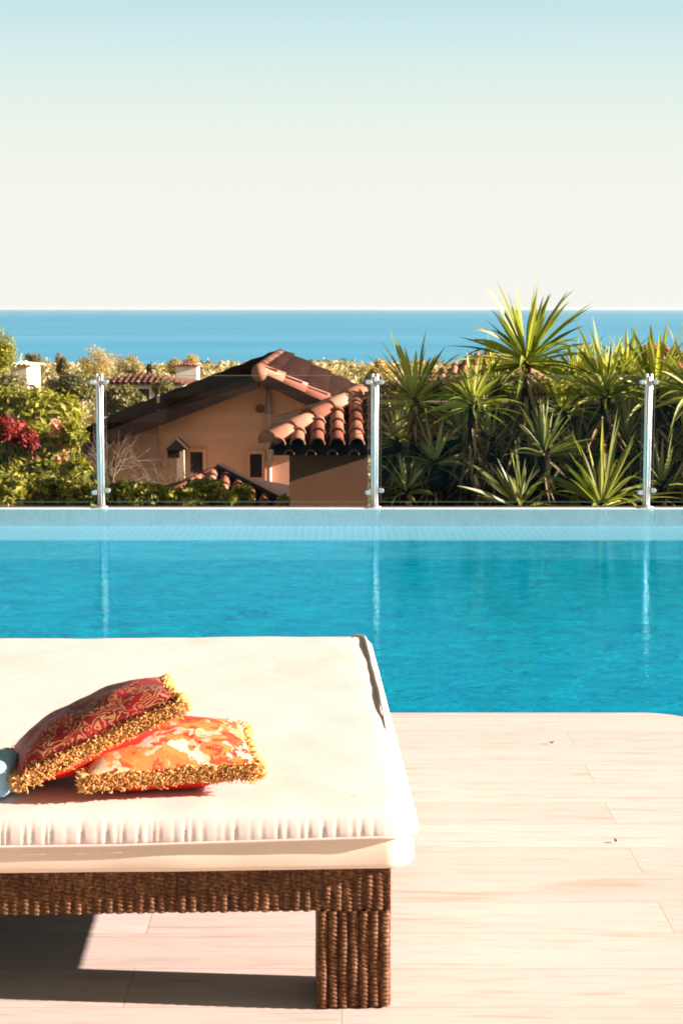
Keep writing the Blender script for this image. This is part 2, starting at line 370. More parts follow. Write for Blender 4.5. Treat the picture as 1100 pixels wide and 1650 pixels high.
# ------------------------------------------------------------------ daybed
YAW = R(2.0)
BO = Vector((.098, 3.2, 0))
BM = Matrix.Translation(BO) @ Matrix.Rotation(YAW, 4, 'Z')
bed = thing('daybed', BO, 'wide dark brown woven rattan daybed base on square legs by the pool', 'daybed')
def weave(O, U, Vv, Nn, W, Hh, du=.0026, dv=.0015, pitch=.0208):
    nu = max(2, int(W/du)); nv = max(2, int(Hh/dv))
    u = np.linspace(0, W, nu+1); v_ = np.linspace(0, Hh, nv+1); Ug, Vg = np.meshgrid(u, v_)
    k = np.floor(Ug/pitch); fr = Ug/pitch - k
    c = np.sin(np.pi*fr)**.55
    row = .5 + .5*np.sin(2*np.pi*(Vg/.0088 + .40*fr + .5*(k % 2)) + .6*np.sin(k*2.3))
    hgt = .0070*c*(.35 + .65*row**.6) + .0012*np.sin(Vg*37 + k*1.7)*c
    hgt -= .0085*(1-c)**2.2
    if du > .004: hgt *= .35
    O, U, Vv, Nn = (np.array(a, float) for a in (O, U, Vv, Nn))
    P = O + Ug[..., None]*U + Vg[..., None]*Vv + hgt[..., None]*Nn
    n = nu+1; I = np.arange(nu)[None, :] + np.arange(nv)[:, None]*n
    return P.reshape(-1, 3), np.stack([I, I+1, I+1+n, I+n], -1).reshape(-1, 4)
def woven(name, panels, core):
    Vs = []; Fs = []; o = 0
    for p in panels:
        v_, f_ = weave(*p); Vs.append(v_); Fs.append(f_ + o); o += len(v_)
    V = np.concatenate(Vs); Fx = np.concatenate(Fs).tolist(); mi = [0]*len(Fx)
    b = MB(); 
    for lo, hi in core: b.box(lo, hi)
    V = np.concatenate([V, np.array(b.v)]); Fx += [tuple(i + o for i in f) for f in b.f]; mi += [1]*len(b.f)
    V = np.array([BM @ Vector(p) for p in V])
    mesh_obj(name, V, Fx, [M['rattan'], M['dark']], bed, True, mi)
LW, LH, FH, BD, BW = .146, .207, .298, 1.74, 2.05
def leg(x0, y0, fine):
    d = (.0026, .0015) if fine else (.006, .004)
    x1, y1 = x0+LW, y0+LW
    g = .004
    woven('leg', [((x0,y0,.004),(1,0,0),(0,0,1),(0,-1,0),LW,LH-.004,*d),
                  ((x1,y0,.004),(0,1,0),(0,0,1),(1,0,0),LW,LH-.004,.005,.003),
                  ((x1,y1,.004),(-1,0,0),(0,0,1),(0,1,0),LW,LH-.004,.006,.004),
                  ((x0,y1,.004),(0,-1,0),(0,0,1),(-1,0,0),LW,LH-.004,.005,.003)],
          [((x0+g,y0+g,0),(x1-g,y1-g,LH))])
leg(-LW, 0, True); leg(-BW, 0, False); leg(-LW, BD-LW, False); leg(-BW, BD-LW, False)
g = .004
woven('rail_frame', [((-BW,0,LH),(1,0,0),(0,0,1),(0,-1,0),BW,FH-LH),
                ((0,0,LH),(0,1,0),(0,0,1),(1,0,0),BD,FH-LH,.006,.004),
                ((0,BD,LH),(-1,0,0),(0,0,1),(0,1,0),BW,FH-LH,.006,.004),
                ((-BW,BD,LH),(0,-1,0),(0,0,1),(-1,0,0),BD,FH-LH,.006,.004)],
      [((-BW+g,g,LH+.001),(-g,BD-g,FH))])

# mattress: rounded path swept with a profile
def rrect(x0, y0, x1, y1, r, step):
    pts = []
    def line(a, b, n):
        k = max(1, int((Vector(b)-Vector(a)).length/step))
        for i in range(k): 
            t = i/k; pts.append((a[0]+(b[0]-a[0])*t, a[1]+(b[1]-a[1])*t, n[0], n[1]))
    def arc(cx, cy, a0):
        k = 16
        for i in range(k):
            a = a0 + math.pi/2*i/k; pts.append((cx+r*math.cos(a), cy+r*math.sin(a), math.cos(a), math.sin(a)))
    line((x0+r,y0),(x1-r,y0),(0,-1)); arc(x1-r,y0+r,-math.pi/2)
    line((x1,y0+r),(x1,y1-r),(1,0)); arc(x1-r,y1-r,0)
    line((x1-r,y1),(x0+r,y1),(0,1)); arc(x0+r,y1-r,math.pi/2)
    line((x0,y1-r),(x0,y0+r),(-1,0)); arc(x0+r,y0+r,math.pi)
    return np.array(pts)
mx0, my0, mx1, my1 = -BW-.03, -.030, .050, 1.765
P = rrect(mx0, my0, mx1, my1, .060, .0035); n = len(P)
def sn(x, s): # smooth 1-D noise
    return np.sin(x*s) * .5 + np.sin(x*s*2.3 + 1.7) * .3 + np.sin(x*s*4.9 + .4) * .2
arcl = np.arange(n) * .0035
front = (P[:, 3] < -.5).astype(float)
pleat = np.zeros(n); rp = random.Random(4); q_ = 0
while q_ < arcl[-1]:
    q_ += rp.uniform(.010, .034); pleat -= rp.uniform(.3, 1.5) * np.exp(-((arcl-q_)/rp.uniform(.003, .0055))**2) * (front*.9 + .1)
rightness = np.clip((P[:, 0] + .55)/.5, 0, 1) * front
prof = [(-.05,.300),(-.012,.299),(-.003,.302),(.001,.312),(.000,.335),(-.003,.352),(-.005,.3585),(.006,.3592),(.0085,.365),(.0075,.376),(.006,.388),(.002,.400),(-.006,.410),(-.018,.4165),(-.034,.4195),(-.06,.421),(-.10,.4215)]
rings = []
for k, (o_, z) in enumerate(prof):
    off_ = np.full(n, o_); zz = np.full(n, z)
    if 6 <= k <= 11: off_ = off_ + .0013*pleat*(1 if 7 < k < 11 else .4)
    if 5 <= k <= 9: zz = zz + .010*rightness*(1-(k-6)*.15) + .0015*sn(arcl, 14)
    if 1 <= k <= 4: off_ = off_ + .003*sn(arcl, 5)
    if k >= 9: zz = zz + .002*sn(arcl, 8)
    rings.append(np.stack([P[:,0]+P[:,2]*off_, P[:,1]+P[:,3]*off_, zz], -1))
for ins in (.15, .22, .3, .4, .5, .62, .75, .88):
    x = np.clip(P[:,0], mx0+ins, mx1-ins); y = np.clip(P[:,1], my0+ins, my1-ins)
    zz = .4215 + .0035*np.sin(x*7+1)*np.sin(y*6) + .0015*np.sin(x*19)*np.sin(y*17+2) 
    rings.append(np.stack([x, y, zz], -1))
V = np.concatenate(rings); K = len(rings)
j = np.arange(n); jn = (j+1) % n
Fm = np.concatenate([np.stack([k*n+j, k*n+jn, (k+1)*n+jn, (k+1)*n+j], -1) for k in range(K-1)]).tolist()
mi = [1 if k < 6 else 0 for k in range(K-1) for _ in range(n)]
Fm.append(list(range((K-1)*n, K*n))); mi.append(0)
Fm.append(list(range(n-1, -1, -1))); mi.append(1)
V = np.array([BM @ Vector(p) for p in V])
matt = thing('mattress', BM @ Vector((-1, .87, .298)), 'thick cream mattress with gathered seam lying across the rattan base', 'mattress')
mesh_obj('mattress_cover', V, Fm, [M['canvas'], M['canvas_low']], matt, True, mi)
pp = MB()
sel = [(x, y, nx_, ny_) for x, y, nx_, ny_ in P if nx_ > -.2 and y > .62 and x > -.02]
pts = []
for i, (x, y, a, b) in enumerate(sel[::5]):
    t = y; wob = .0015*math.sin(t*11) + .0008*math.sin(t*29+1)
    ins = .021 + .005*math.sin(t*2.1+2.2) + wob*.6
    pts.append(BM @ Vector((x - a*ins, y - b*ins, .4195 + .0010*math.sin(t*9))))
pp.tube(pts, [.0055*min(1, .15+i/26) for i in range(len(pts)-1)]+[.002], 8)
pp.build('piping', M['canvas'], matt, True)
# front seam cord
fp = [BM @ Vector((x - 0*a, y - .0095, .3597 + .010*rr)) for (x, y, a, b), rr in zip(P[front > .5][::3], rightness[front > .5][::3]) ]
MB().tube(fp, .0032, 6).build('seam_cord', M['canvas'], matt, True)

# ------------------------------------------------------------------ cushions
def cushion(C, U, W, a, b, T, name, label, top_mat, low_mat, nf, seed):
    C = Vector(C); U = Vector(U).normalized(); W = Vector(W); W = (W - U*W.dot(U)).normalized(); Nn = U.cross(W).normalized()
    root = thing(name, C, label, 'cushion', None)
    def surf(u, v, side):
        s = 1 - .07*(1-v*v)*u*u; q = 1 - .07*(1-u*u)*v*v
        t = max(0, (1-abs(u)**2.6))**.5 * max(0, (1-abs(v)**2.6))**.5
        wr = .0035*math.sin(u*9+seed)*math.sin(v*7+seed*2)*t
        return C + U*(a*u*s) + W*(b*v*q) + Nn*(side*(T*t) + wr)
    n = 48
    for side, nm, mt in ((1, 'cover', top_mat), (-1, 'underside', low_mat)):
        V = []; Fx = []
        for i in range(n+1):
            for j in range(n+1):
                u = math.sin((i/n-.5)*math.pi); v = math.sin((j/n-.5)*math.pi)
                V.append(surf(u*.999, v*.999, side))
        for i in range(n):
            for j in range(n):
                q = (i*(n+1)+j, (i+1)*(n+1)+j, (i+1)*(n+1)+j+1, i*(n+1)+j+1)
                Fx.append(q if side > 0 else q[::-1])
        mesh_obj(nm, V, Fx, mt, root, True)
    rg = random.Random(seed); fb = MB()
    per = []
    for k in range(nf):
        t = k/nf*4; e = int(t); w = (t-e)*2-1
        u, v, du, dv = [(w,-1,0,-1),(1,w,1,0),(-w,1,0,1),(-1,-w,-1,0)][e]
        p = surf(u*.99, v*.99, 0); o = (U*du + W*dv)
        tang = (W if du else U)
        p = p + Nn*rg.uniform(-.016, .010) - o*rg.uniform(0, .008)
        Ln = rg.uniform(.010, .024); dirn = (o + tang*rg.uniform(-.8,.8) + Nn*rg.uniform(-.7,.5)).normalized()
        bend = Vector((rg.uniform(-1,1), rg.uniform(-1,1), rg.uniform(-1.4,.6)))*.006
        fb.tube([p, p+dirn*Ln*.5+bend, p+dirn*Ln+bend*.2 + Nn*rg.uniform(-.004,.004)], [.0016, .0018, .0009], 4)
    # the braid the tufts grow from
    loop = []
    for k in range(121):
        t = (k % 120)/120*4; e = int(t); w = (t-e)*2-1
        u, v = [(w,-1),(1,w),(-w,1),(-1,-w)][e]; loop.append(surf(u*.985, v*.985, 0))
    fb.tube(loop, .0075, 6, False)
    fb.build('fringe', M['fringe'], root, True)
    return root
cushion((-.365, 3.395, .478), (.385,.060,.010), (-.05,.30,.012), .178, .150, .060, 'cushion',
        'orange, red and white patterned cushion with gold fringe, lying flat underneath', M['brocade2'], M['red_cloth'], 6500, 3)
cushion((-.520, 3.39, .532), (.345,.09,.150), (-.06,.29,-.012), .184, .140, .062, 'cushion',
        'dark crimson scroll-patterned cushion with gold fringe, leaning on the flat cushion', M['brocade'], M['red_cloth'], 6500, 5)
tw = MB()
for k in range(1):
    z0 = .424 + k*.036
    tw.box((-1.05, 3.225+.003*k, z0), (-.668-.003*k, 3.37, z0+.075))
o = mesh_obj('folded_towel', tw.v, tw.f, M['towel'], origin=(-.86, 3.30, .424), bevel=.026, smooth=True); o.modifiers[0].segments = 7; tag(o, 'pale blue folded towel behind the cushions at the left edge', 'towel')

# bits of dry leaf on the deck
def speck(px, py, s, a, lab):
    d = None
    ang = TILT + math.atan((py-825)/F); d = H_CAM/math.tan(ang); c = at(px, py, d); c.z = .001
    V = []; K = 7
    for i in range(K):
        t = i/(K-1); w = math.sin(t*math.pi)*s*.28 + .0004
        for sgn in (-1, 0, 1):
            x = (t-.5)*s; y = sgn*w; z = .002 + abs(sgn)*.004 + .006*(t-.5)**2*4
            V.append((c.x + x*math.cos(a)-y*math.sin(a), c.y + x*math.sin(a)+y*math.cos(a), z))
    Fx = []
    for i in range(K-1):
        for q in (0,1): Fx.append((i*3+q, (i+1)*3+q, (i+1)*3+q+1, i*3+q+1))
    o = mesh_obj('fallen_leaf', V, Fx, M['speck'], origin=c); tag(o, lab, 'leaf', 'dry leaves fallen on the deck')
speck(888, 1199, .015, .2, 'tiny brown leaf on the deck near the pool edge')
speck(991, 1358, .013, 1.9, 'tiny brown leaf in the middle of the open deck')

# ------------------------------------------------------------------ glass balustrade
bal = thing('glass_balustrade', (0, FARY+.06, WZ), 'clear glass balustrade with twin-bar steel posts along the far pool edge', 'balustrade')
PY = FARY + .05; zt = .945
PX = [-5.69, -3.715, -1.742, .239, 2.210, 4.19, 6.16]
for x in PX:
    pm = MB()
    for q in (-.0165, .0165): pm.tube([(x+q, PY, WZ+.004), (x+q, PY, zt-.004), (x+q, PY, zt)], [.0115, .0115, .008], 14)
    pm.box((x-.0068, PY-.012, WZ+.02), (x+.0068, PY+.012, zt-.02))
    pm.box((x-.045, PY-.045, WZ+.004), (x+.045, PY+.045, WZ+.014))
    po = pm.build('post', M['steel'], bal, True)
    for s in (-1, 1):
        for z in (.085 if s < 0 else .10, .885):
            cm = MB(); cxx = x + s*.054
            # rounded clamp body
            prof = [(math.cos(a)*.015, math.sin(a)*.016) for a in np.linspace(-math.pi/2, math.pi/2, 9)]
            poly = [(x + s*.030, PY-.022, z-.016), (x+s*.030, PY-.022, z+.016)] + [(cxx + s*c0, PY-.022, z + s0) for c0, s0 in prof[::-1]]
            if s < 0: poly = poly[::-1]
            cm.prism(poly, (0, .044, 0)); cm.tube([(cxx, PY-.026, z), (cxx, PY+.026, z)], .006, 8)
            cm.build('clamp', M['clamp'], po, bevel=.002)
for x0, x1 in zip(PX[:-1], PX[1:]):
    g = .047
    right = x0 > 0
    zt_, zb = (.93, .018)
    MB().box((x0+g, PY-.005, zb), (x1-g, PY+.005, zt_)).build('glass_pane', M['glass'], bal)
    e = MB(); t = .0052
    e.box((x0+g, PY-t, zt_), (x1-g, PY+t, zt_+.003)); e.box((x0+g, PY-t, zb-.003), (x1-g, PY+t, zb))
    e.box((x0+g-.003, PY-t, zb), (x0+g, PY+t, zt_)); e.box((x1-g, PY-t, zb), (x1-g+.003, PY+t, zt_))
    e.build('pane_edge', M['glass_edge'], bal)

# ------------------------------------------------------------------ barrel tiles
def barrel(mb, O, A, U, Nn, W, tmax, tmin=lambda s: 0, p=.19, course=.36, seg=6, r=None):
    """columns of half-round tiles: O eave corner, A along the eave, U up the slope"""
    O, A, U, Nn = Vector(O), Vector(A).normalized(), Vector(U).normalized(), Vector(Nn).normalized()
    r = r or p*.40; n = max(1, int(W/p))
    for k in range(n):
        s = (k+.5)*W/n; t0 = tmin(s); t1 = tmax(s)
        t = t0
        while t < t1 - .04:
            e = min(t+course+.05, t1+.03)
            vs = []; 
            for q, (tt, rr, lift) in enumerate(((t, r*1.08, .024), (e, r*.86, .0))):
                for i in range(seg+1):
                    a = math.pi*i/seg
                    vs.append(O + A*(s + rr*math.cos(a)) + U*tt + Nn*(rr*math.sin(a)*1.0 + lift))
            for i in range(seg+1):  # inner lip, so the end shows a thickness
                a = math.pi*i/seg; rr = r*.84
                vs.append(O + A*(s + rr*math.cos(a)) + U*(t+.004) + Nn*(rr*math.sin(a) + .02))
            m_ = seg+1
            fs = [(i, i+1, m_+i+1, m_+i) for i in range(seg)] + [(2*m_+i, 2*m_+i+1, i+1, i) for i in range(seg)]
            mb.add(vs, fs)
            t += course
def cap_row(mb, a, b, r=.09, course=.34, seg=8):
    a, b = Vector(a), Vector(b); d = (b-a); Ln = d.length; d.normalize(); k = max(1, int(Ln/course))
    side = d.cross(Vector((0,0,1))).normalized(); up = side.cross(d).normalized()
    for i in range(k):
        t0, t1 = Ln*i/k, Ln*(i+1)/k + .05
        vs = []
        for t, rr, lift in ((t0, r*1.12, .02), (t1, r*.9, 0)):
            for q in range(seg+1):
                an = math.pi*(q/seg*1.16-.08); vs.append(a + d*t + side*(rr*math.cos(an)) + up*(rr*math.sin(an)+lift))
        m_ = seg+1
        vs.append(a + d*t0 + up*.01)
        mb.add(vs, [(q, q+1, m_+q+1, m_+q) for q in range(seg)] + [(q+1, q, 2*m_) for q in range(seg)])

# ------------------------------------------------------------------ the orange house down the slope
HY = 24.0
house = thing('villa', (at(420, 760, HY).x, HY, -4.0), 'orange stucco gabled villa with dark roof overhangs below the pool', 'house')
wl = at(60, 757, HY); wa = at(417, 608, HY); wr = at(585, 690, HY)
gz = -4.2
w = MB(); w.prism([(wl.x, HY, gz), (wr.x, HY, gz), (wr.x, HY, wr.z), (wa.x, HY, wa.z), (wl.x, HY, wl.z)], (0, 8.2, 0))
w.build('wall', M['stucco'], house)
cb = at(135, 760, HY-.02)
c0 = at(168, 700, HY-.12)
MB().box((c0.x-.10, HY-.02, gz), (c0.x+.10, HY-.002, at(160, 712, HY).z)).build('corner_pilaster', M['trim'], house)
# roof: two slopes, left and right halves at slightly different heights
def slope(name, pa, pb, y0, y1, th, matr, cover=True):
    """pa: low end, pb: ridge end of the slab's upper line in the gable plane; runs from y0 back to y1"""
    rf = MB(); a, b = Vector(pa), Vector(pb)
    rf.prism([(a.x, y0, a.z-th), (b.x, y0, b.z-th), (b.x, y0, b.z), (a.x, y0, a.z)], (0, y1-y0, 0))
    o = rf.build(name, M['roof_dark'], house)
    if cover:
        U = Vector((b.x-a.x, 0, b.z-a.z)); Ln = U.length; U.normalize(); A = Vector((0,1,0)); Nn = U.cross(A) if U.x < 0 else A.cross(U)
        Nn = Vector((-U.z*(1 if U.x>0 else -1), 0, abs(U.x))).normalized()
        t = MB(); barrel(t, Vector((a.x, y0, a.z)) + Nn*.01, A, U, Nn, y1-y0, lambda s: Ln, p=.22, course=.4)
        t.build('roof_tiles', matr, house, True)
    return o
yo = HY-.55
YB = 32.6
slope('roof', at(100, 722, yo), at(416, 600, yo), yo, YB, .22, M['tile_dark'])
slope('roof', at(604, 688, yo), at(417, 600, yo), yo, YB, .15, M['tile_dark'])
vt = MB(); rz = at(416, 599, yo); cap_row(vt, rz, Vector((rz.x, YB, rz.z)), .085, .42)
vt.build('ridge_tiles', M['tile_old'], house, True)
lt = MB(); p0, p1 = at(419, 598, yo), at(600, 683, yo); cap_row(lt, p1 + Vector((0,.08,0)), p0 + Vector((0,.08,0)), .07, .30)
cap_row(lt, p1 + Vector((0,.42,.03)), p0 + Vector((0,.42,.03)), .06, .30)
lt.build('verge_tiles', M['tile'], house, True)
q = at(418, 601, yo); MB().tube([q + Vector((0,-.10,0)), q + Vector((0,.3,0))], [.115,.10], 12).build('ridge_end_tile', M['tile'], house, True)

def opening(px0, py0, px1, py1, nm='window'):
    a, b = at(px0, py1, HY), at(px1, py0, HY)
    f = MB(); t = .05
    f.box((a.x-t, HY-.03, a.z-t), (b.x+t, HY-.002, a.z)); f.box((a.x-t, HY-.03, b.z), (b.x+t, HY-.002, b.z+t))
    f.box((a.x-t, HY-.03, a.z), (a.x, HY-.002, b.z)); f.box((b.x, HY-.03, a.z), (b.x+t, HY-.002, b.z))
    w_ = f.build(nm, M['stucco'], house)
    MB().box((a.x, HY-.012, a.z), (b.x, HY-.003, b.z)).build('pane', M['hole'], w_)
opening(307, 728, 327, 762); opening(403, 731, 422, 769)
def round_open(px, py, r, nm):
    c = at(px, py, HY); m_ = MB()
    ring = []; 
    for k in range(24):
        a = 2*math.pi*k/24; ring.append((c.x+r*math.cos(a), HY-.04, c.z+r*math.sin(a)))
    inner = [(c.x+(x-c.x)*.8, HY-.04, c.z+(z-c.z)*.8) for x, y, z in ring]
    vs = ring + inner + [(x, HY-.002, z) for x, y, z in ring]
    m_.add(vs, [(k, (k+1)%24, 24+(k+1)%24, 24+k) for k in range(24)] + [((k+1)%24, k, 48+k, 48+(k+1)%24) for k in range(24)])
    w_ = m_.build(nm, M['stucco'], house)
    MB().add([(x, HY-.02, z) for x, y, z in inner], [tuple(range(24))]).build('pane', M['hole'] if nm == 'round_window' else M['stucco2'], w_)
round_open(419, 658, .085, 'vent'); round_open(188, 748, .085, 'round_window')
for px, y0, y1, rr in ((433, 612, 800, .040), (255, 636, 800, .022)):
    a, b = at(px, y0, HY-.07), at(px, y1, HY-.07)
    pm = MB(); pm.tube([a, (a.x, a.y, b.z-.6)], rr, 10)
    for q in (.3, .7):
        z = a.z + (b.z-a.z)*q; pm.box((a.x-rr-.01, HY-.13, z-.02), (a.x+rr+.01, HY-.002, z+.02))
    pm.build('drainpipe', M['pipe'], house, True)
# little roofed chimney
a, b = at(285, 726, HY-.5), at(297, 770, HY-.5)
ch = MB().box((a.x, HY-.5, -3.5), (b.x, HY-.36, a.z)).build('chimney', M['trim'], house)
k0, k1, kt = at(267, 724, HY-.6), at(303, 724, HY-.6), at(285, 707, HY-.6)
MB().prism([(k0.x, HY-.7, k0.z), (k1.x, HY-.7, k1.z), (kt.x, HY-.7, kt.z)], (0, .45, 0)).prism([(k0.x+.03, HY-.66, k0.z), (k0.x+.03, HY-.66, k0.z-.12), (a.x+.05, HY-.66, k0.z-.12), (a.x+.05, HY-.66, k0.z)], (0, .35, 0)).build('chimney_roof', M['roof_dark'], ch)
# wall-top band on the upper gable
# tiled porch roof in front of the villa
py_ = 19.0
porch = thing('porch_roof', (at(350, 790, py_).x, py_, -4.1), 'low hipped terracotta porch roof in front of the orange villa', 'roof')
A0, A1 = at(225, 800, py_), at(462, 815, py_)
pk = at(350, 760, py_+1.6)
zlow = A0.z - .25
e0, e1 = Vector((A0.x-.2, py_, zlow)), Vector((A1.x+.15, py_, zlow))
b0, b1 = Vector((A0.x-.2, py_+3.2, zlow)), Vector((A1.x+.15, py_+3.2, zlow))
MB().add([e0, e1, b1, b0, pk], [(0,1,4),(1,2,4),(2,3,4),(3,0,4),(3,2,1,0)]).build('roof_deck', M['roof_dark'], porch)
Ue = (pk - Vector((pk.x, py_, zlow))); Ls = Ue.length; Wd = e1.x-e0.x; xk = pk.x-e0.x
Nn = Vector((1,0,0)).cross(Ue).normalized()
pt = MB(); barrel(pt, e0 + Nn*.01, (1,0,0), Ue, Nn, Wd, lambda s: Ls*(s/xk if s < xk else (Wd-s)/(Wd-xk)) - .02, p=.17, course=.33); 
pt.build('roof_tiles', M['tile'], porch, True)
ct = MB(); cap_row(ct, e0, pk, .075, .3); ct.build('hip_tiles', M['tile'], porch, True)
ct = MB(); v0 = e1 + Vector((.05,-.05,.02)); 
ct.prism([v0 + Vector((.0,-.02,.10)), v0 + Vector((0,-.02,-.06)), pk + Vector((0,-.05,-.03)), pk + Vector((0,-.05,.10))], (.05,.12,0)); ct.build('verge_board', M['roof_dark'], porch)
MB().box((e0.x+.35, py_+.4, -4.1), (e1.x-.3, py_+2.8, zlow-.01)).build('wall', M['stucco'], porch)

# tiled outbuilding close behind the balustrade
oy = 16.0
ob = thing('outbuilding', (at(530, 760, oy).x, oy, -3.0), 'small brown outbuilding with chunky barrel-tiled hip roof beside the middle post', 'outbuilding')
wx0, wx1 = at(466, 760, oy+.3).x, at(592, 760, oy+.3).x
wt = at(500, 728, oy+.3).z
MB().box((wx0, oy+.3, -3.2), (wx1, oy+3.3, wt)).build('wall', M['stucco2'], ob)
E0, E1 = at(432, 724, oy), at(622, 727, oy); E1.z = E0.z
tp = at(585, 640, oy+1.9); 
B0 = Vector((E0.x, oy+3.8, E0.z)); B1 = Vector((E1.x, oy+3.8, E1.z)); tp2 = Vector((E1.x, tp.y, tp.z)); 
MB().add([E0, E1, B1, B0, tp, tp2], [(0,1,5,4),(3,0,4),(2,3,4,5),(1,2,5),(3,2,1,0)]).build('roof_deck', M['roof_dark'], ob)
Ue = Vector((0, tp.y-oy, tp.z-E0.z)); Ls = Ue.length; Wd = E1.x-E0.x; xk = tp.x-E0.x; Nn = Vector((1,0,0)).cross(Ue).normalized()
bt = MB(); barrel(bt, E0 + Nn*.035 + Ue*-.02, (1,0,0), Ue, Nn, Wd, lambda s: min(Ls, Ls*s/xk) - .06, p=.175, course=.36, seg=10, r=.074)
Ul = Vector((tp.x-E0.x, 0, tp.z-E0.z)); Ll = Ul.length; Nl = Vector((-Ul.z, 0, Ul.x)).normalized()
barrel(bt, Vector((E0.x, oy, E0.z)) + Nl*.03, (0,1,0), Ul, Nl, 3.8, lambda s: Ll*min(s/(tp.y-oy), (3.8-s)/(3.8-(tp.y-oy))) - .06, p=.175, course=.36, seg=8, r=.072)
bt.build('roof_tiles', M['tile'], ob, True)
hc = MB(); cap_row(hc, E0 + Vector((0,0,.06)), tp + Vector((0,0,.06)), .10, .42, 10); cap_row(hc, tp + Vector((0,0,.05)), tp2 + Vector((0,0,.05)), .10, .4, 10); hc.build('hip_tiles', M['tile'], ob, True)
MB().box((E0.x+.05, oy+.02, E0.z-.06), (E1.x-.05, oy+.10, E0.z-.003)).build('eaves_board', M['roof_dark'], ob)
ug = MB(); barrel(ug, E0 + Vector((.10,-.03,-.075)), (1,0,0), (0,1,0), (0,0,1), Wd-.1, lambda s: .35, p=.175, course=.4, seg=8, r=.05); ug.build('under_tiles', M['tile_old'], ob, True)

# ------------------------------------------------------------------ slatted fence
FY = 15.0
ftop = at(800, 647, FY).z; fx0 = at(606, 700, FY).x
fen = thing('slat_fence', (fx0, FY, -2.8), 'dark stained horizontal slat fence with pale top rail behind the yuccas', 'fence')
sl = MB(); z = ftop-.16; k = 0
while z > -2.8:
    sl.box((fx0, FY+.01*(k%2), z), (7.5, FY+.03+.01*(k%2), z+.135)); z -= .15; k += 1
sl.box((fx0, FY+.045, -2.8), (7.5, FY+.055, ftop-.03))
sl.build('slat', M['fence'], fen)
for x in np.arange(fx0, 7.6, 1.7): MB().box((x-.04, FY+.056, -2.9), (x+.04, FY+.13, ftop-.022)).build('fence_post', M['fence'], fen)
MB().box((fx0-.03, FY-.03, ftop-.022), (7.5, FY+.13, ftop)).build('top_rail', M['fence_cap'], fen)

# ------------------------------------------------------------------ foliage generators
def leaf_cloud(blobs, n, size, rng, flat=.35, inner=.55, sx=1.0):
    blobs = np.array(blobs, float); vol = (blobs[:,3]*blobs[:,4]*blobs[:,5])**(2/3); pk = vol/vol.sum()
    bi = rng.choice(len(blobs), n, p=pk); B = blobs[bi]
    d = rng.normal(size=(n,3)); d /= np.linalg.norm(d, axis=1, keepdims=True)
    rr = inner + (1-inner)*rng.random((n,1))**.6
    P = B[:, :3] + d*rr*B[:, 3:6]*(1 + .18*rng.normal(size=(n,1)))
    nn = rng.normal(size=(n,3)) + d*.8 + np.array([0,0,flat]); nn /= np.linalg.norm(nn, axis=1, keepdims=True)
    t = np.cross(nn, rng.normal(size=(n,3))); t /= np.linalg.norm(t, axis=1, keepdims=True); b = np.cross(nn, t)
    s = size*(.6 + .8*rng.random((n,1)))
    V = np.stack([P - t*s*.5*sx, P - b*s*.22 + nn*s*.05, P + t*s*.5*sx, P + b*s*.22 + nn*s*.05], 1).reshape(-1,3)
    Fx = np.arange(n*4).reshape(-1,4)
    return V, Fx
def branches(mb, base, tip_pts, r0, rng):
    for tpt in tip_pts:
        b = Vector(base); t = Vector(tpt); mid = b.lerp(t, .5) + Vector(rng.normal(size=3))*.08*(t-b).length
        mb.tube([b, b.lerp(mid, .6), mid, t], [r0, r0*.75, r0*.5, r0*.15], 6)
def bush(name, label, cat, blobs, n, size, mat_, seed, group=None, extra=None, base_z=None, sx=1.0):
    rng = np.random.default_rng(seed); bl = np.array(blobs, float)
    cx_, cy_ = bl[:,0].mean(), bl[:,1].mean(); bz = (bl[:,2]-bl[:,5]).min() if base_z is None else base_z
    root = thing(name, (cx_, cy_, bz), label, cat, group)
    V, Fx = leaf_cloud(bl, n, size, rng, sx=sx); mesh_obj('foliage', V, Fx, mat_, root)
    st = MB(); branches(st, (cx_, cy_, bz), [(b[0], b[1], b[2]+b[5]*.3) for b in bl[:12]], .035, rng)
    st.build('stem', M['trunk'], root, True)
    if extra:
        for nm, bl2, n2, s2, mt in extra:
            V, Fx = leaf_cloud(bl2, n2, s2, rng, inner=.2); mesh_obj(nm, V, Fx, mt, root)
    return root
def P3(px, py, d): return tuple(at(px, py, d))
def blobs_px(lst, d, depth=.5, sc_=1.0):
    """(px, py, radius_px) at distance d, each given its own real size and depth"""
    out = []; rg = random.Random(int(d*100)+len(lst))
    for px, py, rp in lst:
        dd = d + rg.uniform(-depth, depth); c = at(px, py, dd); r = rp/F*dd*sc_
        out.append((c.x, c.y, c.z, r, r*1.0, r))
    return out

# big sunlit shrub at the left, with its red bracts and peach blossom
bush('flowering_shrub', 'big yellow-green shrub with peach blossom, left of the villa', 'shrub',
     blobs_px([(20,690,48),(60,668,40),(96,672,34),(30,745,52),(78,735,42),(118,700,20),(-30,700,60),(-60,760,70),(10,650,26)], 15.5, .6), 16000, .085, M['lf_yellow'], 11,
     extra=[('blossom', blobs_px([(92,690,14),(108,712,16),(98,738,13),(60,742,12),(80,722,12)], 14.95, .1), 420, .075, M['lf_pink'])], base_z=-3)
bush('bougainvillea', 'crimson bougainvillea spray at the left edge of the frame', 'shrub',
     blobs_px([(8,690,18),(26,698,17),(44,706,15),(50,716,11),(-14,694,20)], 14.7, .12), 1500, .075, M['lf_red'], 12, base_z=-3)
bush('hedge', 'clipped olive hedge below the balustrade on the left side', 'hedge',
     blobs_px([(x, 806 + 6*math.sin(x*.05), 22) for x in range(-60, 170, 16)] + [(x, 790, 26) for x in range(-60, 150, 26)], 13.6, .25), 14000, .07, M['lf_mid'], 13, base_z=-2.8)
